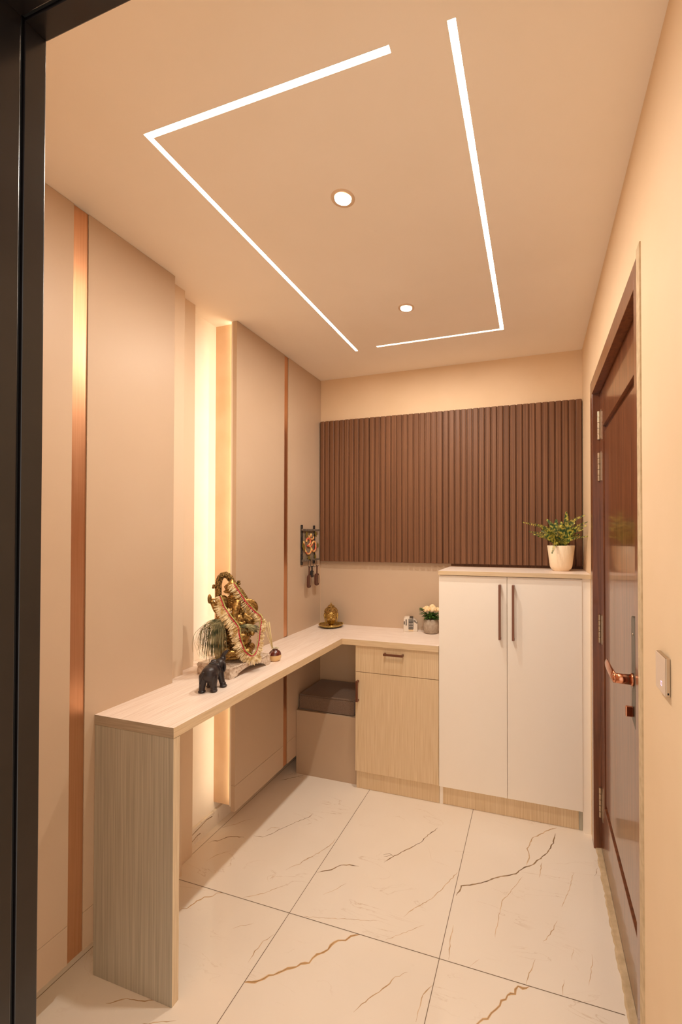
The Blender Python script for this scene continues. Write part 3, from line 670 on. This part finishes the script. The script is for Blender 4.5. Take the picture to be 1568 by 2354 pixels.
# grass tufts tied to the statue
M_grass = nz(mat('dried_grass', rgb(96, 100, 66), .8), nscale=30, c0=rgb(70, 82, 54), c1=rgb(196, 186, 140), p0=.36, p1=.60)
t = thing('grass_bundle', 'bundle of fine drooping green and dry grass tied at the left side of the statue', 'grass', (-1.300, 1.615, .9215), SR)
gr = MB(); random.seed(21)
for k in range(230):
    s0 = Vector((random.uniform(-.074, -.035), random.uniform(-.072, -.045), random.uniform(.178, .194)))
    if k < 150:
        ex = random.gauss(-.075, .022); en = random.uniform(-.0, .06) if random.random() < .6 else random.uniform(.02, .10)
        ex = max(-.118, min(-.03, ex)); bulge = (ex - s0.x) * .75
        P_ = [s0, Vector((s0.x + bulge * .7, s0.y - .010, s0.z - .012)), Vector((s0.x + bulge * 1.15, s0.y - .010, s0.z - .06)), Vector((ex, s0.y + random.uniform(-.01, .01), en))]
    else:
        ex = random.uniform(-.145, -.08); P_ = [s0, Vector((s0.x - .03, s0.y - .01, s0.z - .002)), Vector((ex * .93, s0.y, s0.z - .030)), Vector((ex, s0.y, random.uniform(.03, .12)))]
    gr.tube(bez(P_, 9), random.uniform(.0004, .0008), 3)
for k in range(14):
    s0 = Vector((-.06, -.06, .185)); z = random.uniform(.02, .1); ex = random.uniform(-.168, -.13)
    gr.tube(bez([s0, s0 + Vector((-.05, 0, -.005)), Vector((ex, -.06, .13)), Vector((ex + random.uniform(-.01, .03), -.06, z))], 12), .00035, 3)
gr.build('blades', M_grass, t, world=False)
gk = MB(); gk.sph((-.055, -.058, .186), (.024, .014, .010), 12, 8)
gk.build('tied_stems', M_grass, t, world=False)
t = thing('grass_tuft', 'small tuft of green grass tucked across the front of the brass statue', 'grass', (-1.300, 1.615, .9215), SR)
gr = MB()
for k in range(130):
    a = random.uniform(-.35, .5); s0 = Vector((random.uniform(.022, .040), random.uniform(-.092, -.078), random.uniform(.154, .168)))
    gr.tube(bez([s0, s0 + Vector((.025, -.002, .004 * a)), s0 + Vector((random.uniform(.04, .068), .012, -.022 + .03 * a))], 6), random.uniform(.0005, .0009), 3)
for k in range(20):
    s0 = Vector((.03, -.085, .16)); gr.tube(bez([s0, s0 + Vector((random.uniform(-.02, .02), 0, -.012)), s0 + Vector((random.uniform(-.03, .03), 0, random.uniform(-.035, -.02)))], 6), .0006, 3)
gr.build('blades', M_grass, t, world=False)

# ebony elephant
t = thing('elephant_figurine', 'small black carved wooden elephant with raised trunk standing in front of the statue', 'figurine', (-1.200, 1.385, TZ), .714)
e_ = MB()
e_.sph((-.018, .010, .070), (.031, .040, .030), 24, 16, (0, 0, -.35)); e_.sph((-.024, -.008, .067), (.031, .028, .031), 20, 14); e_.sph((-.004, .034, .070), (.026, .026, .028), 20, 14)
e_.limb([(-.044, -.008, .060), (-.047, -.010, .035), (-.050, -.010, .014), (-.050, -.010, .0122)], [.018, .0135, .0115, .012])
e_.limb([(-.010, -.014, .058), (-.010, -.016, .034), (-.009, -.016, .014), (-.008, -.018, .0132)], [.019, .0145, .012, .013])
e_.limb([(.014, .034, .056), (.020, .030, .030), (.024, .028, .013), (.026, .026, .0118)], [.016, .012, .0105, .0115])
e_.limb([(-.020, .045, .056), (-.022, .045, .030), (-.023, .043, .0118)], [.015, .011, .0115])
e_.sph((.014, .048, .088), (.021, .024, .022), 20, 14); e_.sph((.020, .060, .090), (.015, .018, .017))
e_.limb([(.020, .062, .096), (.027, .068, .102), (.026, .070, .112), (.031, .068, .123), (.042, .066, .133)], [.014, .0115, .0095, .008, .0055])
e_.sph((-.012, .040, .088), (.020, .006, .018), 16, 10, (.3, 0, .3)); e_.sph((.030, .036, .078), (.007, .015, .022), 16, 10, (0, 0, .2))
e_.sph((-.008, .047, .100), (.013, .008, .009))
for fx_, fy_ in ((-.050, -.011), (-.008, -.019), (.027, .025), (-.023, .042)): e_.sph((fx_, fy_, .0052), (.0145, .0145, .0050), 18, 8)
e_.limb([(-.046, -.026, .080), (-.054, -.026, .060), (-.057, -.022, .038)], [.003, .003, .003])
e_.build('body', M_ebony, t, world=False, remesh=.0014)
en_ = MB(); en_.tube(bez([(-.022, .030, .100), (-.004, .024, .104), (.012, .028, .092), (.020, .026, .070)], 16), .0007, 5)
en_.build('ear_outline', mat('worn_edge', rgb(120, 104, 96), .4), t, world=False)

# reed pot
t = thing('reed_diffuser', 'small round pot, brown over cream, holding thin reed sticks beside the statue', 'diffuser', (-1.209, 1.795, TZ))
pr = [(0, 0), (.018, 0), (.024, .003), (.029, .012), (.0305, .022), (.030, .029)]
MB().lathe(pr, 32).build('pot_base', mat('cream_glaze', rgb(226, 190, 132), .3, coat=.5), t, world=False)
MB().lathe([(.030, .029), (.0285, .036), (.024, .044), (.016, .050), (.0135, .053), (.0135, .056), (.016, .059), (.018, .0605), (.012, .0600), (.0105, .054)], 32).build('pot_shoulder', mat('maroon_glaze', rgb(92, 34, 26), .18, coat=.8), t, world=False)
MB().lathe([(.0138, .0585), (.0185, .0600), (.0185, .0614), (.012, .0612), (.0115, .0585)], 32).build('rim', mat('cream_rim', rgb(214, 206, 176), .3), t, world=False)
c_, s_ = math.cos(.586), math.sin(.586)
for k, (uu, zz) in enumerate([(-.052, .172), (-.046, .186), (-.038, .190), (-.030, .186), (-.026, .189), (-.042, .180)]):
    dy = (-.01, .01, -.004, .012, 0, .006)[k]
    MB().tube([(.004 * math.cos(k), .004 * math.sin(k), .012), (uu * c_ - dy * s_, uu * s_ + dy * c_, zz)], .00135, 6).build('reed', mat('reed' + str(k), rgb(226, 204, 150), .7), t, world=False)

# golden buddha-like head on a dish
t = thing('buddha_head', 'small golden serene head with curled hair in the counter corner, standing in a round dish', 'figurine', (-1.298, 2.565, .888), .468)
h_ = MB(); z0 = -.016
h_.sph((0, 0, .080 + z0), (.038, .042, .046), 28, 18); h_.sph((0, -.010, .062 + z0), (.034, .034, .040), 24, 16); h_.sph((0, -.024, .042 + z0), (.017, .016, .013))
h_.limb([(0, .004, .052 + z0), (0, .004, .040 + z0)], [.027, .0275])
h_.limb([(0, -.042, .090 + z0), (0, -.049, .070 + z0), (0, -.050, .066 + z0)], [.0035, .005, .0062]); h_.sph((-.005, -.045, .065 + z0), .004); h_.sph((.005, -.045, .065 + z0), .004)
for sx in (-1, 1):
    h_.sph((sx * .0145, -.037, .086 + z0), (.0095, .007, .0062)); h_.limb([(sx * .004, -.043, .092 + z0), (sx * .014, -.042, .099 + z0), (sx * .025, -.033, .094 + z0)], [.002, .002, .002])
    h_.limb([(sx * .040, .002, .092 + z0), (sx * .043, .004, .078 + z0), (sx * .040, .002, .055 + z0), (sx * .036, 0, .034 + z0)], [.006, .006, .0045, .0045])
h_.sph((0, -.045, .056 + z0), (.009, .004, .0022)); h_.sph((0, -.044, .0515 + z0), (.0075, .004, .0024))
h_.build('face', M_gold, t, world=False, remesh=.0012)
hr = MB(); hr.sph((0, .006, .098 + z0), (.0425, .043, .034), 24, 14); hr.sph((0, .004, .128 + z0), (.022, .022, .018), 20, 12); hr.lathe([(.009, .140 + z0), (.0075, .146 + z0), (.004, .156 + z0), (0, .163 + z0)], 16, 0, .004)
hl = hr.build('hair', M_brass, t, world=False)
hb = MB()
for ring in range(9):
    ph = .18 + ring * .155
    nn = max(6, int(2 * PI * .043 * math.sin(ph) / .0062))
    for k in range(nn):
        th = 2 * PI * k / nn + ring * .3
        p = Vector((.043 * math.sin(ph) * math.cos(th), .006 + .0435 * math.sin(ph) * math.sin(th), .098 + z0 + .0345 * math.cos(ph)))
        if ph > 1.28 and p.y < -.012: continue
        hb.sph(p, .0032, 7, 5)
for ring in range(4):
    ph = .3 + ring * .3; nn = max(5, int(2 * PI * .022 * math.sin(ph) / .0055))
    for k in range(nn):
        th = 2 * PI * k / nn; hb.sph((.022 * math.sin(ph) * math.cos(th), .004 + .022 * math.sin(ph) * math.sin(th), .128 + z0 + .018 * math.cos(ph)), .0028, 7, 5)
hb.build('curls', M_brass, t, world=False)
t = thing('brass_dish', 'shallow golden dish with ornate rim on the counter, holding the golden head', 'dish', (-1.298, 2.565, TZ), .468)
ds = MB(); ds.lathe([(0, .004), (.040, .004), (.058, .007), (.072, .016), (.078, .020), (.080, .017), (.070, .008), (.052, .0), (.0, .0)][::-1], 48, rib=0)
for k in range(52): a = 2 * PI * k / 52; ds.sph((.078 * math.cos(a), .078 * math.sin(a), .0195 + .0015 * math.sin(5 * a)), (.0042, .0042, .003), 8, 5)
ds.lathe([(0, .0155), (.030, .0155), (.034, .010), (.036, .004)][::-1], 32)
ds.build('dish', M_gold, t, world=False)

# striped novelty block
t = thing('desk_block', 'small rounded white and black printed block standing on the back counter near the flower pot', 'ornament', (-.763, 2.612, TZ), .30)
prof = [(-.045, .004), (-.040, 0), (.040, 0), (.045, .004), (.045, .052), (.040, .064), (.020, .080), (-.010, .090), (-.032, .090), (-.043, .080)]
MB().prism(prof, 1, -.030, .030).build('block_body', mat('gloss_white', rgb(226, 214, 198), .25), t, bevel=.003, world=False, fix=True)
pb = MB(); pb.box(-.012, .018, -.0318, -.0305, .016, .080); pb.box(-.010, .018, -.030, .030, .0845, .0880)
pb.build('dark_panel', mat('charcoal_print', rgb(46, 38, 32), .4), t, world=False)
gl = MB(); random.seed(14)
for row, z in enumerate((.072, .064, .052, .042, .032, .022)):
    for k in range(5 if row < 2 else 4):
        x = -.0095 + k * (.0054 if row < 2 else .0068); gl.box(x, x + .0036, -.0324, -.0318, z, z + (.0045 if row != 1 else .0015))
gl.build('printed_marks', mat('white_print', rgb(232, 222, 206), .4), t, world=False)
MB().box(-.012, .018, -.0316, -.0305, .004, .014).build('wood_band', M_oak, t, world=False)
for (x0, x1, z0_, z1_) in ((-.042, -.036, .046, .066), (-.030, -.024, .040, .078), (.021, .026, .060, .074), (.029, .034, .056, .070), (.037, .042, .052, .062)): MB().box(x0, x1, -.0316, -.0303, z0_, z1_).build('printed_stripe', M_gap, t, world=False)

# flower pot
t = thing('flower_pot', 'round grey concrete pot of cream flowers with green leaves beside the tall cabinet', 'potted plant', (-.622, 2.590, TZ))
MB().lathe([(0, .002), (.030, 0), (.040, .004), (.048, .022), (.0505, .045), (.047, .070), (.040, .088), (.036, .089), (.033, .080), (.0, .078)], 40).build('pot', nz(mat('concrete', rgb(172, 154, 136), .85), nscale=60, c0=rgb(158, 140, 122), c1=rgb(184, 168, 150), bump=.3, bdist=.002), t, world=False)
M_fl = nz(mat('cream_flower', rgb(244, 214, 160), .6), nscale=80, c0=rgb(238, 200, 140), c1=rgb(250, 232, 196)); M_lf = nz(mat('leaf_green', rgb(60, 104, 40), .5), nscale=40, c0=rgb(36, 70, 30), c1=rgb(104, 150, 66))
random.seed(31); fm = MB()
for (x, y, z, rr) in ((-.022, -.026, .142, .034), (.020, -.020, .144, .032), (.040, .004, .138, .026), (-.042, .006, .138, .024), (.004, .016, .150, .030)):
    for k in range(30):
        a = k * 2.4; el = .15 + 1.35 * (1 - k / 30)
        d_ = Vector((math.cos(a) * math.cos(el), math.sin(a) * math.cos(el), math.sin(el)))
        fm.sph(Vector((x, y, z)) + d_ * rr * .6, (rr * .34, rr * .10, rr * .30), 8, 5, (0, 0, a + 1.57))
fm.build('blossoms', M_fl, t, world=False)
lm_ = MB()
def leaf_(mb, base, d_, L_, W_):
    d_ = Vector(d_).normalized(); sd = d_.cross(Vector((0, 0, 1))); sd = sd.normalized() if sd.length > .01 else Vector((1, 0, 0)); nn = sd.cross(d_)
    base = Vector(base); v = []; st = [(0, .12), (.25, .75), (.5, 1), (.75, .7), (1, .05)]
    for (a, ww) in st:
        c = base + d_ * L_ * a + Vector((0, 0, -.25 * L_ * a * a)); v += [c - sd * W_ * ww + nn * .001, c + nn * (-.0012), c + sd * W_ * ww + nn * .001]
    o = len(v); v += [p - nn * .0006 for p in v]
    f_ = []
    for i in range(4):
        for k in (0, 1): f_ += [(3 * i + k, 3 * i + k + 1, 3 * i + k + 4, 3 * i + k + 3), (o + 3 * i + k, o + 3 * i + k + 3, o + 3 * i + k + 4, o + 3 * i + k + 1)]
    mb.add(v, f_, 0, True)
for k in range(120):
    a = random.uniform(0, 2 * PI); el = random.uniform(-.1, 1.2); z = random.uniform(.086, .115); rr = random.uniform(.0, .034)
    leaf_(lm_, (rr * math.cos(a), rr * math.sin(a), z), (math.cos(a) * math.cos(el), math.sin(a) * math.cos(el), math.sin(el)), random.uniform(.022, .042), random.uniform(.004, .008))
for k in range(14):
    a = random.uniform(2.4, 4.2); leaf_(lm_, (.05 * math.cos(a), .04 * math.sin(a), random.uniform(.11, .15)), (math.cos(a), math.sin(a), .5), .03, .007)
lm_.build('leaves', M_lf, t, world=False)

# fern
t = thing('potted_fern', 'artificial fern in a ribbed cream pot standing on top of the tall cabinet', 'potted plant', (.132, 2.500, 1.2855))
M_pot = mat('cream_pot', rgb(244, 222, 190), .5)
MB().lathe([(0, .0), (.042, .0), (.043, .004), (.052, .013), (.057, .026), (.0705, .138), (.068, .139), (.066, .120), (0, .118)], 180, rib=.022, ribn=60).build('pot', M_pot, t, world=False)
M_soil = mat('moss_filling', rgb(40, 52, 26), .95); MB().disc(0, 0, .124, .066, up=True).build('filling', M_soil, t, world=False)
M_fern = nz(mat('fern_green', rgb(84, 118, 44), .5), nscale=75, c0=rgb(40, 76, 32), c1=rgb(204, 190, 78), p0=.44, p1=.62)
fe = MB(); random.seed(41)
tips = [(-.200, -.02, .268), (-.165, -.05, .215), (-.120, -.07, .190), (-.125, -.03, .255), (-.072, .03, .284), (-.095, -.09, .225), (-.022, .02, .282), (.005, .04, .270), (.028, .0, .322), (.012, -.06, .255), (.070, -.02, .262), (.112, -.085, .300), (.055, -.09, .235),
        (.117, -.16, .262), (.100, -.12, .225), (.116, -.19, .190), (.118, -.10, .245), (-.050, -.11, .100), (-.02, -.12, .215), (.085, .06, .24), (-.10, .06, .22), (-.145, .01, .20), (-.075, -.13, .18), (.09, -.06, .20)]
for k, tp_ in enumerate(tips):
    tip = Vector(tp_); a = math.atan2(tip.y, tip.x); st = Vector((.022 * math.cos(a) * random.random(), .022 * math.sin(a) * random.random(), .122))
    hz = Vector((tip.x, tip.y, 0)); mid = st + hz * .45 + Vector((0, 0, max(.05, (tip.z - .12) * .80)))
    if tip.z < .12: mid = st + hz * .55 + Vector((0, 0, .035))
    P_ = bez([st, st.lerp(mid, .55) + Vector((0, 0, .012)), mid, tip], 36); fe.tube(P_, .0009, 4); n = len(P_)
    for i in range(4, n):
        d_ = (P_[i] - P_[i - 1]).normalized(); sd = d_.cross(Vector((0, -.9, .45))).normalized(); fr_ = i / n
        Lf = .0150 * math.sin(PI * min(1, fr_ ** .8 * .93 + .05)) + .002
        for sg in (-1, 1):
            dr = (sd * sg + d_ * .35).normalized(); b0 = P_[i]; w_ = d_ * .0014; t_ = b0 + dr * Lf + Vector((0, 0, -.001)); e1 = b0 + dr * Lf * .55; nn = Vector((0, -.0005, .0003))
            v = [b0 - w_ + nn, e1 - w_ * 1.25 + nn, t_ + nn, e1 + w_ * 1.25 + nn, b0 + w_ + nn]; v += [p - nn * 2 for p in v]
            if any(p.x > .125 for p in v): continue
            fe.add(v, [(0, 1, 2, 3, 4), (9, 8, 7, 6, 5), (0, 5, 6, 1), (1, 6, 7, 2), (2, 7, 8, 3), (3, 8, 9, 4)])
fe.build('fronds', M_fern, t, world=False)

# key holder with om sign
t = thing('key_holder', 'dark key holder with a painted om sign, hung on the wall beside the fluted cabinet', 'key holder', (PX, 2.48, 1.42))
M_dark = nz(mat('dark_stained_wood', rgb(34, 28, 26), .6), nscale=60, c0=rgb(26, 22, 20), c1=rgb(70, 60, 52), p0=.5, p1=.7)
MB().box(PX + .0008, PX + .008, 2.408, 2.560, 1.318, 1.518).build('back_board', nz(mat('brown_felt', rgb(104, 86, 66), .9), nscale=80, c0=rgb(118, 102, 82), c1=rgb(144, 126, 102)), t)
M_bar = nz(mat('grey_brown_bar', rgb(110, 96, 82), .6), nscale=90, c0=rgb(84, 72, 60), c1=rgb(132, 116, 100))
for y in (2.398, 2.556): MB().box(PX + .001, PX + .011, y - .007, y + .007, 1.290, 1.545).build('post', M_dark, t, bevel=.002)
for z in (1.514, 1.318): MB().box(PX + .011, PX + .021, 2.385, 2.605, z - .0065, z + .0065).build('crossbar', M_bar, t, bevel=.002)
def OM(x, y): return (2.40 + ((680 + x / 14.7) - 698) * .0057, 1.495 - ((1200 + y / 14.7) - 1225) * .00284)
M_om = nz(mat('painted_om', rgb(226, 150, 66), .4), nscale=45, c0=rgb(206, 74, 60), c1=rgb(246, 208, 130), p0=.4, p1=.6)
om = MB(); X0 = PX + .014
def omt(L_, r_): om.tube([(X0, *OM(*p)) for p in [tuple(q) for q in L_]] if False else [Vector((X0, *OM(p.x, p.y))) for p in bez([Vector((a, b2, 0)) for a, b2 in L_], 30)], r_, 8)
omt([(372, 665), (385, 590), (430, 552), (480, 575), (502, 640), (488, 730), (440, 790), (408, 805)], .0062)
omt([(408, 805), (490, 828), (530, 900), (515, 1010), (460, 1075), (400, 1060), (350, 980), (320, 870), (292, 720), (284, 650)], [.0062] * 20 + [.005] * 4 + [.003] * 30 if False else .0055)
omt([(470, 822), (540, 800), (580, 700), (625, 655), (668, 700), (682, 850), (660, 970), (620, 1005), (570, 960), (535, 890)], .0058)
omt([(448, 465), (485, 545), (550, 585), (605, 555), (608, 490)], .005)
om.sph((X0, *OM(525, 450)), (.005, .010, .014))
om.build('om_sign', M_om, t)
lf_ = MB()
def gold_leaf(x, y, ang, L_):
    yy, zz = OM(x, y); c, s = math.cos(ang), math.sin(ang); pts_ = [(-.5, 0), (-.2, .22), (.15, .24), (.5, 0), (.15, -.24), (-.2, -.22)]
    MB().prism([(yy + L_ * (a * c - b2 * s), zz + L_ * (a * s + b2 * c)) for a, b2 in pts_], 0, PX + .018, PX + .021).build('leaf_ornament', M_leafgold, t, fix=True)
M_leafgold = mat('antique_gold_leaf', rgb(150, 132, 62), .4, .5)
for q in ((355, 420, 1.3, .04), (660, 400, 2.0, .045), (265, 830, 2.1, .055), (735, 800, 1.6, .04), (440, 1220, 2.4, .045), (650, 1190, 1.5, .04)): gold_leaf(*q)
hooks = [2.432, 2.462, 2.496, 2.535]
for y in hooks:
    P_ = bez([(PX + .028, y + .012, 1.316), (PX + .034, y, 1.300), (PX + .036, y - .004, 1.282), (PX + .040, y + .004, 1.272), (PX + .048, y + .012, 1.280)], 16)
    MB().tube(P_, .0014, 6).build('hook', M_dark, t)
M_leather = mat('brown_leather', rgb(82, 40, 26), .35, coat=.3); M_bk = mat('black_plastic', rgb(22, 20, 24), .3)
def keyset(name, lb, y, z1, z0, wd, mt, cat='keys'):
    k = thing(name, lb, cat, (PX + .038, y, z1))
    MB().tube([(PX + .038 + .006 * math.cos(a * PI / 8), y + .002, z1 - .006 + .008 * math.sin(a * PI / 8)) for a in range(17)], .0008, 6).build('ring', M_steel, k)
    MB().box(PX + .035, PX + .040, y - .006, y + .006, z0 + (z1 - z0) * .55, z1 - .004).build('strap', mt, k, bevel=.001)
    h = (z1 - z0) * .58; prof = []
    for i in range(24):
        a = 2 * PI * i / 24; prof.append((y + wd * .5 * math.copysign(abs(math.cos(a)) ** .5, math.cos(a)), z0 + h / 2 + h / 2 * math.copysign(abs(math.sin(a)) ** .6, math.sin(a))))
    MB().prism(prof, 0, PX + .030, PX + .043).build('fob', mt, k, bevel=.003, fix=True)
    MB().box(PX + .0432, PX + .0438, y + wd * .12, y + wd * .26, z0 + .015, z0 + h - .012).build('metal_trim', M_steel, k)
keyset('key_fob', 'long brown leather key fob hanging from the leftmost hook of the key holder', 2.438, 1.284, 1.142, .040, M_leather)
keyset('key_fob', 'wide brown leather key fob hanging from the rightmost hook of the key holder', 2.540, 1.284, 1.146, .050, M_leather)
keyset('car_key', 'small black key remote hanging between the two brown leather fobs', 2.474, 1.284, 1.205, .030, M_bk)
